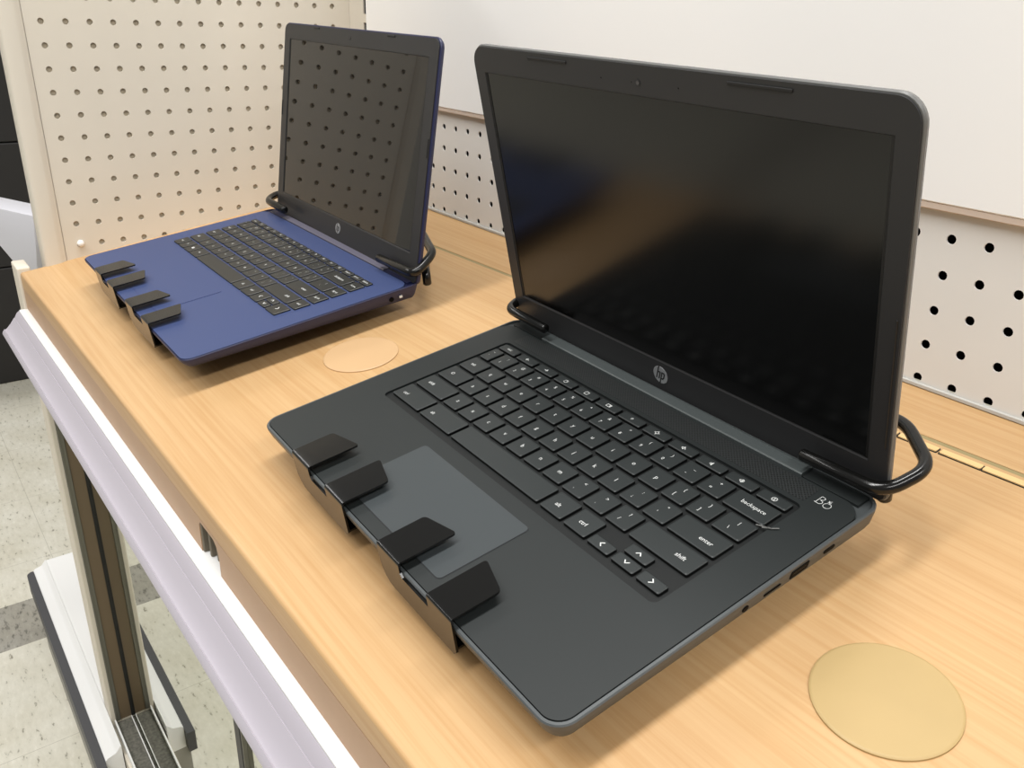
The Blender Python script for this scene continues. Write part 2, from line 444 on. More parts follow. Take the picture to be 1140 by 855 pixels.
# grommet covers lying on the counter
def disc(x, y, r, mat, label):
    bm = bmesh.new(); n = 64
    rings = []
    for q, h in ((r, 0.0), (r, 0.0009), (r - 0.0006, 0.0014), (r - 0.0015, 0.0014)):
        rings.append([(q * math.cos(2 * math.pi * k / n), q * math.sin(2 * math.pi * k / n), h) for k in range(n)])
    loft(bm, rings)
    o = link('grommet_cover', bm, mat, smooth=40)
    p = on_counter(x, y, 0.0)
    o.location = p; o.rotation_euler = (math.atan(SL), 0, 0)
    tag(o, label, 'cable hole cover', 'round cable hole covers on the counter')
disc(1.0087, 0.1932, 0.0328, M['disc_olive'], 'round olive-tan cable hole cover in front of the charcoal laptop, nearest the viewer')
disc(0.5126, 0.1892, 0.0329, M['disc_peach'], 'round pale peach cable hole cover between the blue and charcoal laptops')

# ------------------------------------------------------------------ boards
def pegboard(bm, nx, ny, pitch, r, f, ox, oy, x0, x1, y0, y1, depth, n=12):
    """board in plane coords (a, b); holes at (ox + i*pitch, oy + j*pitch); f(a, b, d) -> xyz (d: depth behind the face)"""
    def cell(a0, a1, b0, b1, c=None):
        if c is None:
            bm.faces.new([bm.verts.new(f(*p, 0)) for p in ((a0, b0), (a1, b0), (a1, b1), (a0, b1))]); return
        sq = []
        for k in range(n):
            t = 2 * math.pi * (k + .5) / n; cx, sx = math.cos(t), math.sin(t)
            s = 1 / max(abs(cx), abs(sx))
            sq.append((cx * s, sx * s))
        ring = [bm.verts.new(f(c[0] + r * math.cos(2 * math.pi * (k + .5) / n), c[1] + r * math.sin(2 * math.pi * (k + .5) / n), 0)) for k in range(n)]
        mid = [bm.verts.new(f((a0 + a1) / 2 + q[0] * (a1 - a0) / 2, (b0 + b1) / 2 + q[1] * (b1 - b0) / 2, 0)) for q in sq]
        deep = [bm.verts.new(f(c[0] + r * math.cos(2 * math.pi * (k + .5) / n), c[1] + r * math.sin(2 * math.pi * (k + .5) / n), depth)) for k in range(n)]
        for k in range(n):
            j = (k + 1) % n
            bm.faces.new((ring[k], ring[j], mid[j], mid[k])); bm.faces.new((ring[k], deep[k], deep[j], ring[j]))
        corners = {}
        for k in range(n):
            j = (k + 1) % n
            a, b_ = sq[k], sq[j]
            # corner triangle where the square outline turns
            if abs(abs(a[0]) - 1) < 1e-6 and abs(abs(b_[1]) - 1) < 1e-6 and abs(abs(a[1]) - 1) > 1e-6:
                cr = (a[0], b_[1])
            elif abs(abs(a[1]) - 1) < 1e-6 and abs(abs(b_[0]) - 1) < 1e-6 and abs(abs(a[0]) - 1) > 1e-6:
                cr = (b_[0], a[1])
            else: continue
            v = bm.verts.new(f((a0 + a1) / 2 + cr[0] * (a1 - a0) / 2, (b0 + b1) / 2 + cr[1] * (b1 - b0) / 2, 0))
            bm.faces.new((mid[k], mid[j], v))
    h = pitch / 2
    la, lb = ox - h, oy - h; ha, hb = ox + (nx - 1) * pitch + h, oy + (ny - 1) * pitch + h
    for i in range(nx):
        for j in range(ny):
            cell(la + i * pitch, la + (i + 1) * pitch, lb + j * pitch, lb + (j + 1) * pitch, (ox + i * pitch, oy + j * pitch))
    if la > x0: cell(x0, la, y0, y1)
    if ha < x1: cell(ha, x1, y0, y1)
    if lb > y0: cell(la, ha, y0, lb)
    if hb < y1: cell(la, ha, hb, y1)

P = 0.0254
LY0, LZ0 = 0.0707, 0.2124
panel = thing('pegboard_side_panel', 'tall cream perforated side panel at the left end of the counter', 'pegboard', Matrix.Translation((0, 0, FZ)))
bm = bmesh.new()
pegboard(bm, 15, 22, P, 0.0034, lambda a, b, d: (-d, a, b), LY0, LZ0 - 12 * P, 0.0535, DB + 0.002, -0.110, LZ0 + 10.2 * P, 0.0034)
link('perforated_sheet', bm, M['cream'], panel)
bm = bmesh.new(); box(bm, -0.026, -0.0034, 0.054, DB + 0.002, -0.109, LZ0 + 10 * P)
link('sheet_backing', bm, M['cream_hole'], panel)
bm = bmesh.new()
prof = [(-0.028, 0.0300), (-0.027, 0.0290), (0.0010, 0.0288), (0.0026, 0.0300), (0.0036, 0.0335), (0.0036, 0.0445), (0.0030, 0.0475), (0.0012, 0.0500), (0.0006, 0.0524), (-0.0006, 0.0534), (-0.028, 0.0534)]
poly_prism(bm, prof, lambda x, y, t: (x, y, -0.116 + (LZ0 + 10.2 * P + 0.116) * t))
link('edge_cap', bm, M['cream'], panel, smooth=50)
bm = bmesh.new()
c = Vector((0.0001, LY0 + 0.001, LZ0 - 10 * P + 0.001))
n = 20
rings = [[c + Vector((h, q * math.cos(2 * math.pi * k / n), q * math.sin(2 * math.pi * k / n))) for k in range(n)] for q, h in ((0.0042, 0), (0.0042, 0.0012), (0.0034, 0.0030), (0.0015, 0.0040))]
loft(bm, rings)
tag(link('plastic_rivet', bm, M['white'], panel, smooth=50), 'white plastic rivet head')

upr = thing('slotted_upright', 'narrow cream slotted upright in the corner beside the white header board', 'upright', Matrix.Translation((0, 0, FZ)))
bm = bmesh.new()
XU0, XU1 = 0.0335, 0.0525
sa, sb = 0.0437, 0.0515
zs = [0.2088 - 0.0317 * k for k in range(9)] + [0.2405 + 0.0317 * k for k in range(7)]
zs = sorted(zs)
yu = DB - 0.006
def ub(xa, xb, za, zb_): box(bm, xa, xb, yu, yu + 0.002, za, zb_)
ub(XU0, sa, -0.05, 0.48); ub(sb, XU1, -0.05, 0.48)
prev = -0.05
for z in zs:
    ub(sa, sb, prev, z - 0.0105); prev = z
    # slot from z-0.0105 .. handled as gap, solid bridge next
    prev = z - 0.0105 + 0.0212
    if prev > 0.48: break
bmesh.ops.remove_doubles(bm, verts=bm.verts, dist=1e-6)
link('slotted_face', bm, M['cream'], upr)
bm = bmesh.new(); box(bm, 0.0006, XU0 - 0.0003, DB - 0.0042, DB - 0.0002, 0.0008, 0.47)
link('corner_filler', bm, M['cream'], upr)
bm = bmesh.new(); box(bm, XU0, XU1, yu + 0.0021, yu + 0.0055, -0.05, 0.48)
link('slot_backing', bm, M['void'], upr)

bp = thing('pegboard_back_panel', 'low white pegboard strip with black holes on the back wall behind the laptops', 'pegboard', Matrix.Translation((0, 0, FZ)))
bm = bmesh.new()
XM = 0.2061 - 6 * P
pegboard(bm, 66, 5, P, 0.0034, lambda a, b, d: (a, DB + d, b), XM, 0.10829 - 4 * P, XU1 - 0.002, LX, 0.0003, 0.1275, 0.0014)
link('perforated_sheet', bm, M['board'], bp)
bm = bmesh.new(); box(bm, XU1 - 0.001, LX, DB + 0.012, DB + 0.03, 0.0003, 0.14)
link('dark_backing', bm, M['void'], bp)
bm = bmesh.new(); box(bm, 0.001, LX, DB - 0.0022, DB - 0.0002, SL * -0.0022 + 0.0004, 0.0034, 0.0006, 1)
link('foot_trim', bm, M['greytrim'], bp)

hd = thing('header_board', 'large plain white header board on the back wall above the pegboard strip', 'board', Matrix.Translation((0, 0, FZ)))
bm = bmesh.new(); box(bm, XU1 + 0.0005, LX, DB - 0.0075, DB - 0.0005, 0.1315, 0.62, 0.0008, 1)
link('board_panel', bm, M['header'], hd)
bm = bmesh.new(); box(bm, XU1 + 0.0005, LX, DB - 0.0068, DB - 0.0005, 0.1268, 0.1314, 0.0006, 1)
link('bottom_trim', bm, M['trim'], hd)

# ------------------------------------------------------------------ things beyond the side panel
def carton(z0, z1, mat, label, name='carton', y0=-0.55, y1=0.62, x=-1.96):
    bm = bmesh.new(); box(bm, x - 0.45, x, y0, y1, z0 + 0.001, z1 - 0.002, 0.004)
    o = link(name, bm, mat); tag(o, label, 'box', 'stacked black cartons'); return o
carton(0.0, 0.395, M['carton'], 'large black carton standing on the floor beyond the counter, lowest of its stack')
carton(0.395, 0.785, M['carton'], 'large black carton beyond the side panel, middle one of its stack')
carton(0.785, 1.04, M['carton'], 'black carton beyond the side panel, topmost large one of its stack')
bm = bmesh.new(); box(bm, -2.4, -1.96, -0.5, 0.10, 1.041, 1.092, 0.003)
tag(link('carton', bm, M['pink']), 'flat pink carton on top of the black cartons', 'box')

# white bin hanging beyond the counter end: front edge runs along d
d = Vector((-.915, -.404, 0)).normalized(); nrm = Vector((-d.y, d.x, 0))
P1 = Vector((-.3, .065, -.065))
bm = bmesh.new()
pts = [(0.0, 0.0), (0.30, 0.0), (0.30, 0.055), (0.118, -0.042), (0.0548, -0.100), (0.046, -0.107), (0.010, -0.106), (0.0085, -0.049)]
pts = [(0.0, 0.0), (0.32, 0.0), (0.32, -0.030), (0.1013, -0.0596), (0.0548, -0.100), (0.019, -0.1011), (0.0075, -0.0492)]
def bf(s, z, t): return P1 + d * s + Vector((0, 0, z)) - nrm * (0.06 * t)
if nrm.y < 0: nrm = -nrm
def bf(s, z, t): return P1 + d * s + Vector((0, 0, z)) + nrm * (0.05 * t)
poly_prism(bm, pts, bf)
bmesh.ops.bevel(bm, geom=list(bm.edges), offset=0.0018, segments=2, profile=0.5, affect='EDGES')
link_o = link('shelf_tray', bm, M['bin'], None, smooth=40, loc=(0, 0, FZ))
tag(link_o, 'white plastic tray with angled corner just beyond the cream side panel', 'tray')
bm = bmesh.new(); box(bm, -0.60, -0.33, 0.10, 0.16, 0.0, FZ - 0.12, 0.003)

bm.free()

# ------------------------------------------------------------------ laptops
def make_key(x0, x1, y0, y1, mats, legends, parent, h0, h1, half_r=0.0009, top_in=0.0006):
    """one key cap with its printed legend; legends: list of (kind, text, dx, dy, size)"""
    bm = bmesh.new()
    cx, cy = (x0 + x1) / 2, (y0 + y1) / 2; a, b = (x1 - x0) / 2, (y1 - y0) / 2
    o0 = rrect(-a, a, -b, b, half_r, 2); o1 = rrect(-a + top_in * .4, a - top_in * .4, -b + top_in * .4, b - top_in * .4, half_r, 2)
    o2 = rrect(-a + top_in, a - top_in, -b + top_in, b - top_in, half_r, 2)
    loft(bm, [[(p[0], p[1], h0) for p in o0], [(p[0], p[1], h1 - 0.0004) for p in o0]], cap1=False, mi=2)
    loft(bm, [[(p[0], p[1], h1 - 0.0004) for p in o0], [(p[0], p[1], h1) for p in o2]], cap0=False)
    bmesh.ops.remove_doubles(bm, verts=bm.verts, dist=1e-7)
    zt = h1 + 0.00004
    for kind, s, dx, dy, size in legends:
        f = lambda u, v: (dx + u, dy + v, zt)
        if kind == 't': add_text(bm, s, size, f)
        elif kind == 's':
            for line in s: add_stroke(bm, [(q[0] * size, q[1] * size) for q in line], size * 0.16, f)
    o = link('key', bm, mats, parent); o.location = (cx, cy, 0)
    return o

circle = lambda r, n=10, a0=0, a1=360: [(r * math.cos(R(a0 + (a1 - a0) * k / n)), r * math.sin(R(a0 + (a1 - a0) * k / n))) for k in range(n + 1)]
ICON = {
    'back': [[(.5, 0), (-.5, 0)], [(-.1, .4), (-.5, 0), (-.1, -.4)]],
    'fwd': [[(-.5, 0), (.5, 0)], [(.1, .4), (.5, 0), (.1, -.4)]],
    'reload': [circle(.5, 12, 60, 360), [(.25, .1), (.5, .1), (.5, .35)]],
    'full': [[(-.5, .1), (-.5, .5), (-.1, .5)], [(.1, .5), (.5, .5), (.5, .1)], [(.5, -.1), (.5, -.5), (.1, -.5)], [(-.1, -.5), (-.5, -.5), (-.5, -.1)]],
    'over': [[(-.6, .4), (.25, .4), (.25, -.4), (-.6, -.4), (-.6, .4)], [(.45, .4), (.45, -.4)], [(.65, .4), (.65, -.4)]],
    'dim': [circle(.25, 8)], 'bright': [circle(.38, 8), [(0, .5), (0, .62)], [(0, -.5), (0, -.62)], [(.5, 0), (.62, 0)], [(-.5, 0), (-.62, 0)]],
    'mute': [[(-.4, .15), (-.15, .15), (.15, .45), (.15, -.45), (-.15, -.15), (-.4, -.15), (-.4, .15)], [(.3, .2), (.6, -.2)]],
    'vdn': [[(-.4, .15), (-.15, .15), (.15, .45), (.15, -.45), (-.15, -.15), (-.4, -.15), (-.4, .15)], [(-.1, .1), (.05, -.1)]],
    'vup': [[(-.5, .15), (-.25, .15), (.05, .45), (.05, -.45), (-.25, -.15), (-.5, -.15), (-.5, .15)], [(.25, .3), (.4, 0), (.25, -.3)]],
    'power': [circle(.5, 12), [(0, .25), (0, -.25)]],
    'search': [circle(.38, 10)],
    'left': [[(.2, .4), (-.25, 0), (.2, -.4)]], 'right': [[(-.2, .4), (.25, 0), (-.2, -.4)]],
    'up': [[(-.4, -.2), (0, .25), (.4, -.2)]], 'down': [[(-.4, .2), (0, -.25), (.4, .2)]],
    'win': [[(-.3, .15), (.3, .15)], [(-.3, -.05), (.3, -.05)], [(-.3, -.22), (.3, -.22)]],
    'bar': [[(-.4, 0), (.4, 0)]],
}
SHIFT = {'1': '!', '2': '@', '3': '#', '4': '$', '5': '%', '6': '^', '7': '&', '8': '*', '9': '(', '0': ')', '-': '_', '=': '+', '`': '~',
         '[': '{', ']': '}', '\\': '|', ';': ':', "'": '"', ',': '<', '.': '>', '/': '?'}
mm = 0.001
def sym(ch, s=3.6):
    if ch in SHIFT: return [('t', ch, -0.0018, -0.0030, s * mm), ('t', SHIFT[ch], 0.0008, 0.0032, s * mm)]
    return [('t', ch, 0, 0, 1.25 * s * mm)]

def charcoal_keys(parent):
    mats = [M['key'], M['legend'], M['keyside']]
    h0, h1 = -0.0016, 0.0007
    px, py = 19.06, 18.75; qx, qy = -102.7, 152.6; g = 1.45
    def key(xa, xb, yc, h, leg): make_key((xa + g) * mm, (xb - g) * mm, (yc - h / 2) * mm, (yc + h / 2) * mm, mats, leg, parent, h0, h1)
    H = 15.9; L0, R0 = -135.6, 138.2
    # letter rows
    for row, chars, off in ((0, 'qwertyuiop[]', 0), (1, "asdfghjkl;'", .25), (2, 'zxcvbnm,./', .75)):
        y = qy - row * py
        for j, ch in enumerate(chars):
            x = qx + (j + off) * px; key(x - px / 2, x + px / 2, y, H, sym(ch))
    key(L0, qx - px / 2, qy, H, [('t', 'tab', -0.001, -0.0005, 3.86 * mm)])
    xb = qx + 11.5 * px; key(xb, R0, qy, H, sym('\\'))
    key(L0, qx - .25 * px, qy - py, H, [('s', ICON['search'], -0.0035, 0, 3.2 * mm)])
    key(qx + 10.75 * px, R0, qy - py, H, [('t', 'enter', 0.0056, -0.0012, 4.12 * mm)])
    key(L0, qx + .25 * px, qy - 2 * py, H, [('t', 'shift', -0.0068, -0.0005, 3.86 * mm)])
    key(qx + 10.25 * px, R0, qy - 2 * py, H, [('t', 'shift', 0.0100, -0.0005, 4.12 * mm)])
    # number row
    y = qy + py
    for j, ch in enumerate('1234567890-='):
        x = qx + (j - .5) * px; key(x - px / 2, x + px / 2, y, H, sym(ch))
    key(L0, qx - px, y, H, [('t', '`', -0.001, -0.003, 3.59 * mm), ('t', '~', -0.0005, 0.003, 3.59 * mm)])
    key(qx + 11 * px, R0, y, H, [('t', 'backspace', 0.0012, 0.0004, 4.12 * mm)])
    # function row
    w = (R0 - L0) / 12
    for i, nm in enumerate(('esc', 'back', 'fwd', 'reload', 'full', 'over', 'dim', 'bright', 'mute', 'vdn', 'vup', 'power')):
        x = L0 + w * i
        leg = [('t', 'esc', 0, 0, 3.86 * mm)] if nm == 'esc' else [('s', ICON[nm], 0, 0, 3.0 * mm)]
        key(x, x + w, qy + 2 * py - 5.0, 7.6, leg)
    # bottom row
    y = qy - 3 * py - .4; H2 = 16.6
    key(L0, -97.2, y, H2, [('t', 'ctrl', -0.0085, -0.002, 3.86 * mm)])
    key(-97.2, -56.6, y, H2, [('t', 'alt', -0.0108, -0.002, 3.86 * mm)])
    key(-56.6, 39.8, y, H2, [])
    key(39.8, 61.2, y, H2, [('t', 'alt', -0.001, -0.001, 4.12 * mm)])
    key(61.2, 81.8, y, H2, [('t', 'ctrl', 0, -0.001, 4.12 * mm)])
    for nm, x, dy in (('left', 91.0, -4.6), ('down', 110.0, -4.6), ('up', 110.0, 4.6), ('right', 128.8, -4.6)):
        key(x - 9.6, x + 9.6, y + dy, 7.4, [('s', ICON[nm], 0, 0, 3.8 * mm)])

def navy_keys(parent):
    mats = [M['bkey'], M['legend'], M['keyside']]
    h0, h1 = 0.0, 0.0016
    px, py = 18.81, 18.6; qx, qy = -119.8, 156.4; g = 1.2
    def key(xa, xb, yc, h, leg): make_key((xa + g) * mm, (xb - g) * mm, (yc - h / 2) * mm, (yc + h / 2) * mm, mats, leg, parent, h0, h1)
    H = 16.0; L0, R0 = -145.2, 148.6; NX = 129.6
    for row, chars, off in ((0, 'qwertyuiop[]', 0), (1, "asdfghjkl;'", .25), (2, 'zxcvbnm,./', .75)):
        y = qy - row * py
        for j, ch in enumerate(chars):
            x = qx + (j + off) * px; key(x - px / 2, x + px / 2, y, H, sym(ch, 3.9))
    key(L0, qx - px / 2, qy, H, [('t', 'tab', 0, 0, 3.84 * mm)])
    key(qx + 11.5 * px, NX, qy, H, sym('\\', 3.2))
    key(L0, qx - .25 * px, qy - py, H, [('t', 'caps', -0.002, 0, 3.84 * mm)])
    key(qx + 10.75 * px, NX, qy - py, H, [('t', 'enter', 0.004, 0, 4.32 * mm)])
    key(L0, qx + .25 * px, qy - 2 * py, H, [('t', 'shift', -0.006, 0, 3.84 * mm)])
    key(qx + 10.25 * px, NX, qy - 2 * py, H, [('t', 'shift', 0.012, 0, 4.32 * mm)])
    y = qy + py
    for j, ch in enumerate('1234567890-='):
        x = qx + (j - .5) * px; key(x - px / 2, x + px / 2, y, H, sym(ch, 3.9))
    key(L0, qx - px, y, H, sym('`', 3.2))
    key(qx + 11 * px, NX, y, H, [('t', 'backspace', 0.002, 0, 4.32 * mm)])
    for k, s in enumerate(('end', 'pg dn', 'pg up', 'home')):
        key(NX, R0, qy + (k - 2) * py, H, [('t', s, 0, 0, 3.84 * mm)])
    w = (R0 - L0) / 16
    for i in range(16):
        x = L0 + w * i
        leg = [('t', ['esc', 'f1', 'f2', 'f3', 'f4', 'f5', 'f6', 'f7', 'f8', 'f9', 'f10', 'f11', 'f12', 'insert', 'prt sc', 'delete'][i], 0, 0, 3.84 * mm)]
        key(x, x + w, qy + 2 * py - 5.6, 7.4, leg)
    y = qy - 3 * py + .2; H2 = 16.6
    b = [L0, -127.5, -109.5, -90.5, -66.5]
    for xa, xb, s in ((b[0], b[1], 'ctrl'), (b[1], b[2], 'fn'), (b[3], b[4], 'alt')): key(xa, xb, y, H2, [('t', s, 0, 0, 3.84 * mm)])
    key(b[2], b[3], y, H2, [('s', ICON['win'], 0, 0, 5.5 * mm)])
    key(b[4], 38.6, y, H2, [])
    key(38.6, 61.0, y, H2, [('t', 'alt', 0, 0, 4.08 * mm)])
    key(61.0, 84.2, y, H2, [('t', 'ctrl', 0, 0, 4.08 * mm)])
    key(84.2, 103.8, y, H2, [('s', ICON['left'], 0, 0, 4.5 * mm)])
    key(103.8, 122.6, y + 4.3, 7.6, [('s', ICON['up'], 0, 0, 4.5 * mm)])
    key(103.8, 122.6, y - 4.3, 7.6, [('s', ICON['down'], 0, 0, 4.5 * mm)])
    key(122.6, R0 - 3, y, H2, [('s', ICON['right'], 0, 0, 4.5 * mm)])

def holed_plate(bm, outer, hole, z0, z1):
    """flat plate with one rectangular opening"""
    loops = []
    for pts in (outer, hole):
        vs = [bm.verts.new((p[0], p[1], z1)) for p in pts]
        loops += [bm.edges.new((vs[i], vs[(i + 1) % len(vs)])) for i in range(len(vs))]
    bmesh.ops.triangle_fill(bm, edges=loops, use_beauty=True)
    fs = [f for f in bm.faces]
    r = bmesh.ops.extrude_face_region(bm, geom=fs)
    for v in [g for g in r['geom'] if isinstance(g, bmesh.types.BMVert)]: v.co.z = z0

def hp_badge(parent, f, r):
    """round silver badge with the two slanted letters"""
    bm = bmesh.new(); n = 32
    loft(bm, [[f(q * math.cos(2 * math.pi * k / n), q * math.sin(2 * math.pi * k / n), h) for k in range(n)] for q, h in ((r, 0), (r, 0.0003), (r * .96, 0.0004))])
    # letters as slanted strokes: h then p, with long stems reaching the rim
    sh = lambda x, y: f((x + 0.30 * y) * r, y * r, 0.00046)
    w = 0.17
    for line in ([(-.42, .98), (-.42, -.42)], [(-.42, .28), (-.2, .36), (-.08, .28), (-.08, -.42)],
                 [(.18, .36), (.18, -.98)], [(.18, .36), (.42, .34), (.54, .2), (.54, -.2), (.42, -.38), (.18, -.40)]):
        add_stroke(bm, line, w, sh)
    return link('round_badge', bm, [M['silver'], M['bezel']], parent)

def make_laptop(name, label, Mw, W, D, mats, lidR, lidT, lid_w, lid_h, dark_bar, spec):
    t = thing(name, label, 'laptop', Mw, 'display laptops')
    hw = W / 2
    rc = spec['corner']
    th = lambda y: spec['th0'] + (spec['th1'] - spec['th0']) * max(0, min(1, y / D))
    def ring(inset, fz, r=None):
        q = max(0.0015, rc - inset)
        return [(p[0], p[1], fz(p[1])) for p in rrect(-hw + inset, hw - inset, inset, D - inset, q if r is None else r, 8)]
    rim = spec['rim']
    bm = bmesh.new()
    loft(bm, [ring(rim, lambda y: -0.0022), ring(rim - 0.0002, lambda y: -0.0003), ring(0.0006, lambda y: -0.0004), ring(0, lambda y: -0.0011), ring(0.0002, lambda y: -0.0032),
              ring(spec['taper'] * .55, lambda y: -th(y) * .72), ring(spec['taper'], lambda y: -th(y) * .93), ring(spec['taper'] + 0.006, lambda y: -th(y))])
    chassis = link('chassis', bm, mats['chassis'], t, smooth=35)
    # bottom cover
    bm = bmesh.new()
    loft(bm, [ring(spec['taper'] + 0.0065, lambda y: -th(y) - 0.0001), ring(spec['taper'] + 0.009, lambda y: -th(y) - 0.0012)])
    link('bottom_cover', bm, M['under'], t)
    # palm rest / deck plate
    bm = bmesh.new()
    yb = spec['deck_back']
    outer = rrect(-hw + rim + .0003, hw - rim - .0003, rim + .0003, yb, (rc - rim, rc - rim, 0.013, 0.013), 8)
    if spec['well']:
        wx0, wx1, wy0, wy1 = spec['well']
        holed_plate(bm, outer, rrect(wx0, wx1, wy0, wy1, 0.004, 4), -0.0021, 0.0)
    else:
        poly_prism(bm, outer, lambda a, b, q: (a, b, -0.0021 + 0.0021 * q))
    link('palm_rest', bm, mats['deck'], t)
    # keyboard
    if spec['well']:
        bm = bmesh.new(); poly_prism(bm, rrect(wx0 + .0002, wx1 - .0002, wy0 + .0002, wy1 - .0002, 0.004, 4), lambda a, b, q: (a, b, -0.00205 + 0.0004 * q))
        kb = link('keyboard', bm, M['wellfloor'], t)
    else:
        bm = bmesh.new(); poly_prism(bm, rrect(-0.1455, 0.149, 0.091, 0.1926, 0.001, 2), lambda a, b, q: (a, b, 0.00002 + 0.00008 * q))
        kb = link('keyboard', bm, mats['deck'], t)
    spec['keys'](kb)
    # touchpad
    x0, x1, y0, y1 = spec['pad']
    bm = bmesh.new(); poly_prism(bm, rrect(x0, x1, y0, y1, 0.003, 5), lambda a, b, q: (a, b, 0.00005 + 0.0003 * q))
    tp = link('touchpad', bm, mats['pad'], t)
    bm = bmesh.new(); frame_prism(bm, rrect(x0 - .0005, x1 + .0005, y0 - .0005, y1 + .0005, 0.0034, 5), rrect(x0, x1, y0, y1, 0.003, 5), lambda a, b, q: (a, b, 0.00002 + 0.00012 * q))
    link('touchpad_groove', bm, M['under'] if spec['well'] else M['navy_line'], tp)
    # hinge bar
    bm = bmesh.new()
    hb0, hb1 = spec['bar']
    poly_prism(bm, [(yb + .0012, -0.0021), (yb + .0012, 0.0004), (yb + .0020, 0.0010), (D - .004, 0.0010), (D - .0022, 0.0002), (D - .0022, -0.0021)], lambda y, z, q: (hb0 + (hb1 - hb0) * q, y, z))
    link('hinge_bar', bm, mats['bar'], t)
    for s in (-1, 1):
        bm = bmesh.new()
        a, b = (hw - 0.008) * s, (hb1 + 0.0008 if s > 0 else hb0 - 0.0008)
        poly_prism(bm, [(yb + .0012, -0.0021), (yb + .0012, -0.0004), (D - .0030, -0.0002), (D - .0022, -0.0021)], lambda y, z, q: (a + (b - a) * q, y, z))
        link('hinge_cover', bm, mats['cover'], t)
    # lid
    lm = Matrix(((lidR[0][0], lidR[0][1], lidR[0][2], lidT[0]), (lidR[1][0], lidR[1][1], lidR[1][2], lidT[1]), (lidR[2][0], lidR[2][1], lidR[2][2], lidT[2]), (0, 0, 0, 1)))
    zl, zh = spec['lid_z']; lw = lid_w / 2; lr = spec['lid_r']
    def lring(i, y): return [(p[0], y, p[1]) for p in rrect(-lw + i, lw - i, zl + i, zh - i, (max(.002, .006 - i), max(.002, .006 - i), lr - i, lr - i), 8)]
    bm = bmesh.new()
    loft(bm, [lring(0.0022, 0.0010), lring(0.0006, 0.0012), lring(0, 0.0022), lring(0.0004, 0.0042), lring(0.0020, 0.0060), lring(0.006, 0.0068)])
    lid = link('lid', bm, mats['lid'], t, smooth=35); lid.matrix_local = lm
    # bezel ring round the panel
    SW, SH = 0.3094 / 2, 0.174
    bm = bmesh.new(); i = spec['bezel_in']
    outer = rrect(-lw + i, lw - i, zl + i, zh - i, (0.005, 0.005, lr - i, lr - i), 8)
    inner = rrect(-SW, SW, 0, SH, 0.0004, 8)
    inner2 = rrect(-SW - .0004, SW + .0004, -.0009, SH + .0003, 0.0005, 8)
    V = [[bm.verts.new((p[0], y, p[1])) for p in L] for L, y in ((outer, .0011), (outer, 0), (inner2, 0), (inner, .0005), (inner, .0011))]
    for A_, B_ in zip(V, V[1:] + V[:1]):
        for k_ in range(len(A_)):
            j_ = (k_ + 1) % len(A_); bm.faces.new((A_[k_], A_[j_], B_[j_], B_[k_]))
    link('bezel', bm, mats['bezel'], lid)
    bm = bmesh.new(); frame_prism(bm, rrect(-SW + .0001, SW - .0001, .0001, SH - .0001, 0.0003, 4), rrect(-SW + .0015, SW - .0015, .0003, SH - .0003, 0.0002, 4), lambda a, b, q: (a, 0.0006 + 0.0004 * q, b))
    link('screen_gasket', bm, M['black'], lid)
    bm = bmesh.new(); box(bm, -SW + .0001, SW - .0001, 0.0009, 0.00105, 0.0001, SH - .0001)
    link('screen_panel', bm, mats['screen'], lid)
    bm = bmesh.new(); cyl(bm, (spec['cam'][0], 0.0003, spec['cam'][1]), (0, -1, 0), 0.0022, 0.0005)
    cyl(bm, (spec['cam'][0], -0.0001, spec['cam'][1]), (0, -1, 0), 0.0013, 0.0002, mi=1)
    if spec['well']:
        for x, r in ((-0.0323, .0005), (0.0295, .0005), (-0.0065, .0004)):
            b2 = bmesh.new(); cyl(b2, (x, 0.0003, spec['cam'][1]), (0, -1, 0), r, 0.00036, 8)
            link('microphone_hole', b2, M['port'], lid)
    link('webcam', bm, [M['under'], M['lens']], lid)
    for x0, x1 in spec['bumps']:
        bm = bmesh.new(); box(bm, x0, x1, -0.0008, 0.0004, spec['bump_z'] - 0.0009, spec['bump_z'] + 0.0009, 0.0004, 2)
        link('rubber_bumper', bm, M['rubber'], lid)
    hp_badge(lid, lambda a, b, q: (spec['badge'][0] + a, -q, spec['badge'][1] + b), spec['badge'][2])
    if spec['well']:
        bm = bmesh.new(); box(bm, 0.1638, 0.1646, -0.0006, 0.0004, 0.012, 0.088, 0.0003, 1)
        link('rubber_bumper', bm, M['rubber'], lid)
    if spec.get('side_bumps'):
        for s in (1, -1):
            bm = bmesh.new(); box(bm, s * (lw - .0035) - .0008, s * (lw - .0035) + .0008, -0.0007, 0.0004, 0.089, 0.106, 0.0003, 1)
            link('rubber_bumper', bm, M['rubber'], lid)
    return t

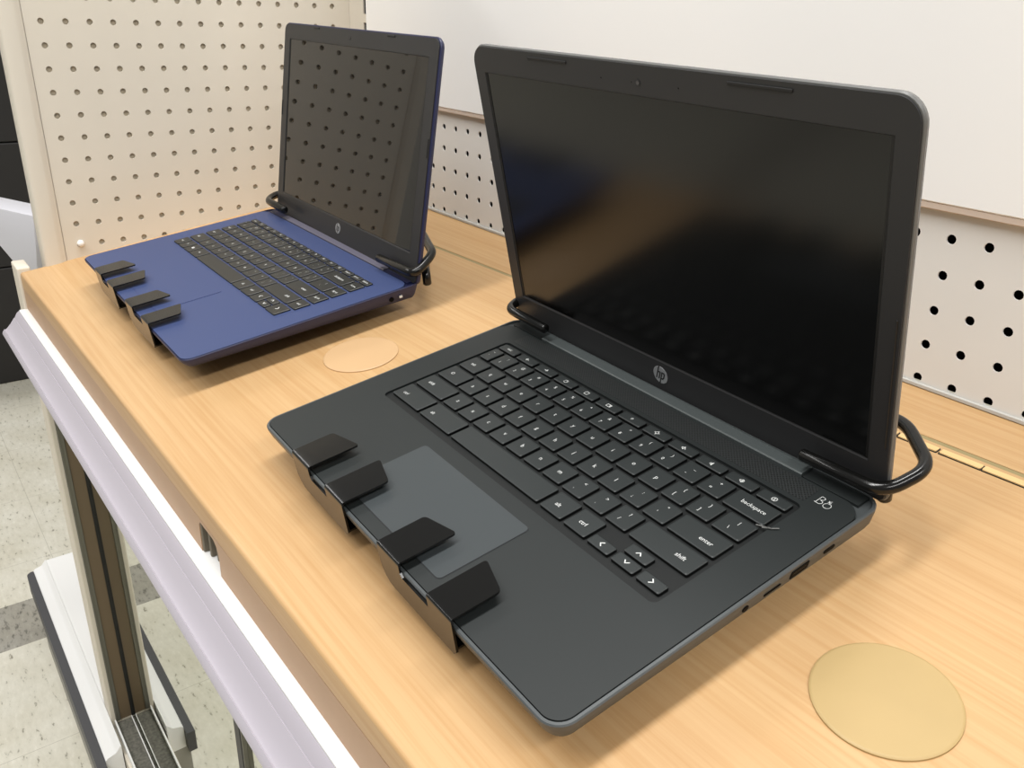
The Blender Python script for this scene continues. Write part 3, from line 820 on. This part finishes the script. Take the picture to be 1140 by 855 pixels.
NEAR = rot3(-1.4483, 9.808, 0.5915, (0.776888, 0.056533, -0.03072))
BLUE = rot3(-0.1611, 8.2556, 0.5618, (0.29761, 0.04925, -0.027685))
near_spec = dict(corner=0.012, th0=0.0122, th1=0.0152, rim=0.0022, taper=0.0035, deck_back=0.2124, well=(-0.1375, 0.1402, 0.0815, 0.1922), keys=charcoal_keys,
                 pad=(-0.0575, 0.0552, 0.0115, 0.0705), bar=(-0.1215, 0.1222), lid_z=(-0.0252, 0.1924), lid_r=0.0135, bezel_in=0.0013, cam=(-0.0015, 0.1814),
                 bumps=((-0.1024, -0.0633), (0.0633, 0.1025)), bump_z=0.1875, badge=(-0.0009, -0.0111, 0.0066))
near = make_laptop('laptop', 'charcoal grey laptop in front with a large dark screen and grey touchpad', NEAR, 0.334, 0.2265,
                   dict(chassis=M['chassis'], deck=M['deck'], pad=M['touchpad'], bar=M['hingebar'], cover=M['deck'], lid=M['lidback'], bezel=M['bezel'], screen=M['screen']),
                   [[1, -.0031, .002], [.0033, .9973, -.0735], [-.0017, .0735, .9973]], (-0.0002, 0.2233, 0.0231), 0.3352, 0, None, near_spec)
# speaker grille, sound emblem and ports of the charcoal laptop
bm = bmesh.new(); poly_prism(bm, rrect(-0.1345, 0.1375, 0.1955, 0.2105, 0.002, 3), lambda a, b, q: (a, b, 0.00003 + 0.00012 * q))
link('speaker_grille', bm, M['grille'], near)
bm = bmesh.new()
ez = lambda u, v: (0.1462 + u * 0.78, 0.2024 + v * 0.85, 0.0001)
sw = 0.00042
for line in ([(-.0052, -.0034), (-.0052, .0042), (-.0030, .0042), (-.0016, .0030), (-.0022, .0014), (-.0040, .0006)], [(-.0040, .0006), (-.0016, .0000), (-.0008, -.0016), (-.0022, -.0034), (-.0060, -.0030)]):
    add_stroke(bm, line, sw, ez, 0)
add_stroke(bm, [(0.0032 + q[0], -0.0016 + q[1]) for q in circle(0.0027, 16)], sw, ez, 0)
for line in ([(.0012, .0036), (.0034, .0008)], [(.0030, .0040), (.0014, .0020), (.0036, .0022)]): add_stroke(bm, line, sw, ez, 0)
tag(link('speaker_emblem', bm, M['legend'], near), 'small white outline emblem by the keyboard')
def port(name, y, z, wy, hz, parent, W, contact=False, rnd=0.0008):
    bm = bmesh.new(); x = W / 2 - 0.0002
    zc = z; sl_x = lambda zz: x - max(0, (-zz - 0.0032)) * 0.22
    poly_prism(bm, rrect(y - wy / 2, y + wy / 2, zc - hz / 2, zc + hz / 2, min(rnd, hz * .49), 3), lambda a, b, q: (sl_x(b) - 0.002 + 0.0024 * q, a, b))
    if contact: box(bm, x - 0.002, sl_x(zc) + 0.0005, y - wy * .36, y + wy * .36, zc + 0.0004, zc + 0.0011, mi=1)
    return link(name, bm, [M['port'], M['steel']], parent)
port('usb_c_port', 0.1800, -0.0062, 0.0088, 0.0030, near, 0.334, rnd=0.0014)
port('usb_a_port', 0.1565, -0.0060, 0.0135, 0.0055, near, 0.334, True, 0.0004)
port('card_slot', 0.1362, -0.0068, 0.0125, 0.0016, near, 0.334)
port('audio_jack', 0.1166, -0.0064, 0.0042, 0.0042, near, 0.334, rnd=0.002)
# frayed strip of clear film at the backspace key
bm = bmesh.new()
for line, w in (([(0.1345, 0.1615), (0.1415, 0.1645), (0.1440, 0.1672)], .0009), ([(0.1380, 0.1622), (0.1402, 0.1640)], .0012)): add_stroke(bm, line, w, lambda u, v: (u, v, 0.0009), 0)
tag(link('torn_film', bm, M['lidback'], near), 'torn scrap of clear film beside the backspace key')

blue_spec = dict(corner=0.010, th0=0.0105, th1=0.0165, rim=0.0008, taper=0.006, deck_back=0.2160, well=None, keys=navy_keys,
                 pad=(-0.0504, 0.0500, 0.0160, 0.0785), bar=(-0.1265, 0.1210), lid_z=(-0.0285, 0.1912), lid_r=0.0095, bezel_in=0.0016, cam=(-0.0024, 0.1819),
                 bumps=((-0.0900, -0.0760), (0.0765, 0.0910)), bump_z=0.1880, badge=(0.0003, -0.0108, 0.0056), side_bumps=True)
blue = make_laptop('laptop', 'navy blue laptop with black keys at the far left end of the counter', BLUE, 0.350, 0.228,
                   dict(chassis=M['navy_dark'], deck=M['navy'], pad=M['navy'], bar=M['plum'], cover=M['navy_dark'], lid=M['navy_dark'], bezel=M['bezel'], screen=M['screen2']),
                   [[.9999, .0149, -.0016], [-.0139, .964, .2655], [.0055, -.2655, .9641]], (0.0039, 0.2315, 0.0239), 0.3425, 0, None, blue_spec)
port('audio_jack', 0.1955, -0.0085, 0.0046, 0.0046, blue, 0.350, rnd=0.0022)
bm = bmesh.new(); box(bm, 0.1738, 0.1750, 0.2035, 0.2065, -0.0092, -0.0072)
link('power_mark', bm, M['legend'], blue)

# ------------------------------------------------------------------ security stands
def make_stand(label, Mw, hfront, hback, back_pts, left_pts, th0, th1, D, rod_r, corner):
    t = thing('security_stand', label, 'laptop stand', Mw, 'black security stands')
    fing = (((-0.1050, -0.0795), 0.0278, 0.0345), ((-0.0550, -0.0310), 0.0368, 0.0300))
    fing2 = (((0.0130, 0.0372), 0.0293, 0.0352), ((0.0660, 0.0895), 0.0354, 0.0280))
    for grp in (fing, fing2):
        (ax0, ax1), (bx0, bx1) = grp[0][0], grp[1][0]
        bm = bmesh.new(); zt = 0.0066; zbot = -0.0185; tk = 0.0013; nz = -0.0022
        # front plate with the notch between the fingers and rounded lower corners
        out = [(ax0, zt - .0018), (ax0, zbot + 0.012)] + [(ax0 + 0.012 - 0.012 * math.cos(R(a)), zbot + 0.012 - 0.012 * math.sin(R(a))) for a in (22, 45, 68, 90)]
        out += [(bx1 - 0.003, zbot), (bx1, zbot + 0.003), (bx1, zt - .0018), (bx0, zt - .0018), (bx0, nz), (ax1 + 0.002, nz), (ax1, nz + 0.002), (ax1, zt - .0018)]
        vs0 = [bm.verts.new((p[0], -0.0016, p[1])) for p in out]; vs1 = [bm.verts.new((p[0], -0.0016 + tk, p[1])) for p in out]
        es = [bm.edges.new((vs0[i], vs0[(i + 1) % len(out)])) for i in range(len(out))]
        fs = bmesh.ops.triangle_fill(bm, edges=es, use_beauty=True)
        es = [bm.edges.new((vs1[i], vs1[(i + 1) % len(out)])) for i in range(len(out))]
        bmesh.ops.triangle_fill(bm, edges=es, use_beauty=True)
        for i in range(len(out)):
            j = (i + 1) % len(out); bm.faces.new((vs0[i], vs0[j], vs1[j], vs1[i]))
        # tongue bent back under the laptop
        zz = zbot
        box(bm, ax0 + 0.012, bx1 - 0.004, -0.0012, 0.060, zz, zz + tk)
        clip = link('front_clip', bm, M['gloss'], t)
        for (x0, x1), la, lb in grp:
            bm = bmesh.new()
            # bent sheet: profile (y, z) round the bend, outline cut to a slanted rounded tip
            secs = [(-0.0016, zt - .0018), (-0.0014, zt - .0008), (-0.0007, zt - .0002), (0.0003, zt)]
            rows = []
            for y, z in secs: rows.append([(x0, y, z), (x1, y, z)])
            rr_ = 0.0022
            n = 9; cols = [x0 + (x1 - x0) * k / n for k in range(n + 1)]
            def tip(x):
                u = (x - x0) / (x1 - x0); y = la + (lb - la) * u
                e = min(x - x0, x1 - x)
                if e < rr_: y -= rr_ - math.sqrt(max(0, rr_ ** 2 - (rr_ - e) ** 2))
                return y
            cols = [x0, x0 + .0003, x0 + .0009, x0 + rr_] + [x0 + (x1 - x0) * k / 6 for k in range(1, 6)] + [x1 - rr_, x1 - .0009, x1 - .0003, x1]
            top_rows = [[(x, y, z) for x in cols] for y, z in secs]
            top_rows += [[(x, 0.0003 + (tip(x) - 0.0003) * f, zt + 0.0002 * f) for x in cols] for f in (0.25, .5, .75, 1.0)]
            bot = [[(p[0], max(p[1], -0.0016 + tk) if i < 4 else p[1], p[2] - (tk if i >= 3 else tk * i / 3)) for p in r] for i, r in enumerate(top_rows)]
            bot[0] = [(x, -0.0016 + tk, zt - .0018) for x in cols]
            for k in (1, 2): bot[k] = [(x, -0.0016 + tk, zt - .0017 + 0.0002 * k) for x in cols]
            A = [[bm.verts.new(p) for p in r] for r in top_rows]; B = [[bm.verts.new(p) for p in r] for r in bot]
            for G in (A, B):
                for r0, r1 in zip(G, G[1:]):
                    for k in range(len(cols) - 1): bm.faces.new((r0[k], r0[k + 1], r1[k + 1], r1[k]))
            for k in range(len(cols) - 1):
                bm.faces.new((A[-1][k], A[-1][k + 1], B[-1][k + 1], B[-1][k])); bm.faces.new((A[0][k], B[0][k], B[0][k + 1], A[0][k + 1]))
            for r0, r1, s0, s1 in zip(A, A[1:], B, B[1:]):
                bm.faces.new((r0[0], r1[0], s1[0], s0[0])); bm.faces.new((r0[-1], s0[-1], s1[-1], r1[-1]))
            link('clip_finger', bm, M['gloss'], clip, smooth=40)
    # cradle under the laptop: flat plate and two posts down to the counter
    bm = bmesh.new()
    zp = -th1 - 0.0016
    poly_prism(bm, rrect(-0.085, 0.085, 0.052, D - 0.03, 0.01, 4), lambda a, b, q: (a, b, -(th0 + (th1 - th0) * b / D) - 0.0052 + 0.0036 * q))
    link('cradle_plate', bm, M['gloss'], t)
    for y in (0.075, 0.175):
        bm = bmesh.new()
        h = hfront + (hback - hfront) * y / D
        ztop = -(th0 + (th1 - th0) * y / D) - 0.0050
        cyl(bm, (0, y, -h - 0.0003), (0, 0, 1), 0.018, ztop + h + 0.0003, 24)
        link('post', bm, M['gloss'], t)
    for nm, pts in (('right', back_pts), ('left', left_pts)):
        bm = bmesh.new(); tube(bm, pts, rod_r, 0.011, 14, 7)
        link('rear_arm', bm, M['gloss'], t, smooth=60)
    for s in (-1, 1):
        bm = bmesh.new(); tube(bm, [(s * (corner[0] - 0.0095), corner[1] + 0.002, -0.0075), (s * (corner[0] - 0.0095), corner[1] + 0.002, 0.002), (s * (corner[0] - 0.03), corner[1] + 0.014, 0.004)], 0.0042, 0.006, 14, 6)
        link('rear_hook', bm, M['gloss'], t, smooth=60)
    bm = bmesh.new(); box(bm, -0.05, 0.05, D - 0.035, 0.300, -th1 - 0.0052, -th1 - 0.0020, 0.0008, 1)
    box(bm, -0.05, 0.05, 0.2965, 0.300, -th1 - 0.0052, 0.004, 0.0008, 1)
    link('rear_bridge', bm, M['gloss'], t)
    return t
make_stand('glossy black security bracket gripping the charcoal laptop', NEAR, 0.0288, 0.0341,
           [(0.1195, 0.2168, 0.0112), (0.1690, 0.2188, 0.0112), (0.1778, 0.2450, 0.0185), (0.1465, 0.2725, 0.0195), (0.045, 0.2985, -0.004)],
           [(-0.1130, 0.2118, 0.0125), (-0.1635, 0.2130, 0.0130), (-0.1690, 0.2290, 0.0140), (-0.1440, 0.2720, 0.0150), (-0.045, 0.2985, -0.004)], 0.0122, 0.0152, 0.2265, 0.0037, (0.1690, 0.2350))
make_stand('glossy black security bracket gripping the navy blue laptop', BLUE, 0.0329, 0.0320,
           [(0.1155, 0.2175, 0.0112), (0.1800, 0.2200, 0.0112), (0.1680, 0.2490, 0.0205), (0.1010, 0.2760, 0.0200), (0.045, 0.2985, -0.004)],
           [(-0.1130, 0.2172, 0.0125), (-0.1690, 0.2185, 0.0125), (-0.1850, 0.2380, 0.0130), (-0.1500, 0.2760, 0.0130), (-0.045, 0.2985, -0.004)], 0.0105, 0.0165, 0.228, 0.0043, (0.1765, 0.2370))

# ------------------------------------------------------------------ camera
cam = bpy.data.cameras.new('camera'); co = bpy.data.objects.new('camera', cam); C.objects.link(co)
Rw = ((0.6003230462039243, 0.7990492381006266, 0.03365345877096506), (0.3415407296327482, -0.21809463951456484, -0.9142125891809532), (-0.7231612338879699, 0.5603169132783878, -0.40383509814750984))
co.matrix_world = Matrix(((Rw[0][0], -Rw[1][0], -Rw[2][0], 1.13509981), (Rw[0][1], -Rw[1][1], -Rw[2][1], -0.12487359), (Rw[0][2], -Rw[1][2], -Rw[2][2], 0.23987716 + FZ), (0, 0, 0, 1)))
cam.sensor_fit = 'HORIZONTAL'; cam.sensor_width = 36; cam.lens = 939.2977 / 1140 * 36
cam.clip_start = 0.01; cam.clip_end = 50
bpy.context.scene.camera = co

# ------------------------------------------------------------------ light
def area(name, loc, sx, sy, power, rgb=(1, .96, .9), target=None):
    l = bpy.data.lights.new(name, 'AREA'); l.shape = 'RECTANGLE'; l.size = sx; l.size_y = sy; l.energy = power; l.color = rgb
    o = bpy.data.objects.new(name, l); C.objects.link(o); o.location = loc
    if target is not None: o.rotation_euler = (Vector(target) - Vector(loc)).to_track_quat('-Z', 'Y').to_euler()
    return o
area('ceiling_lamp', (0.55, -0.55, 3.1), 0.3, 3.2, 82, (1, .985, .965), target=(0.55, -0.55, 0))
area('ceiling_lamp', (2.7, -0.55, 3.1), 0.3, 3.2, 74, (1, .985, .965), target=(2.7, -0.55, 0))
area('ceiling_lamp', (-2.3, -1.5, 3.1), 0.3, 3.2, 50, (1, .985, .965), target=(-2.3, -1.5, 0))
w = bpy.data.worlds.new('store'); bpy.context.scene.world = w; w.use_nodes = True
w.node_tree.nodes['Background'].inputs['Color'].default_value = (1.0, 0.985, 0.96, 1)
w.node_tree.nodes['Background'].inputs['Strength'].default_value = 0.30

sc = bpy.context.scene
sc.view_settings.view_transform = 'Standard'; sc.view_settings.look = 'None'
sc.view_settings.exposure = 0.0; sc.view_settings.gamma = 1.0; sc.view_settings.use_curve_mapping = False
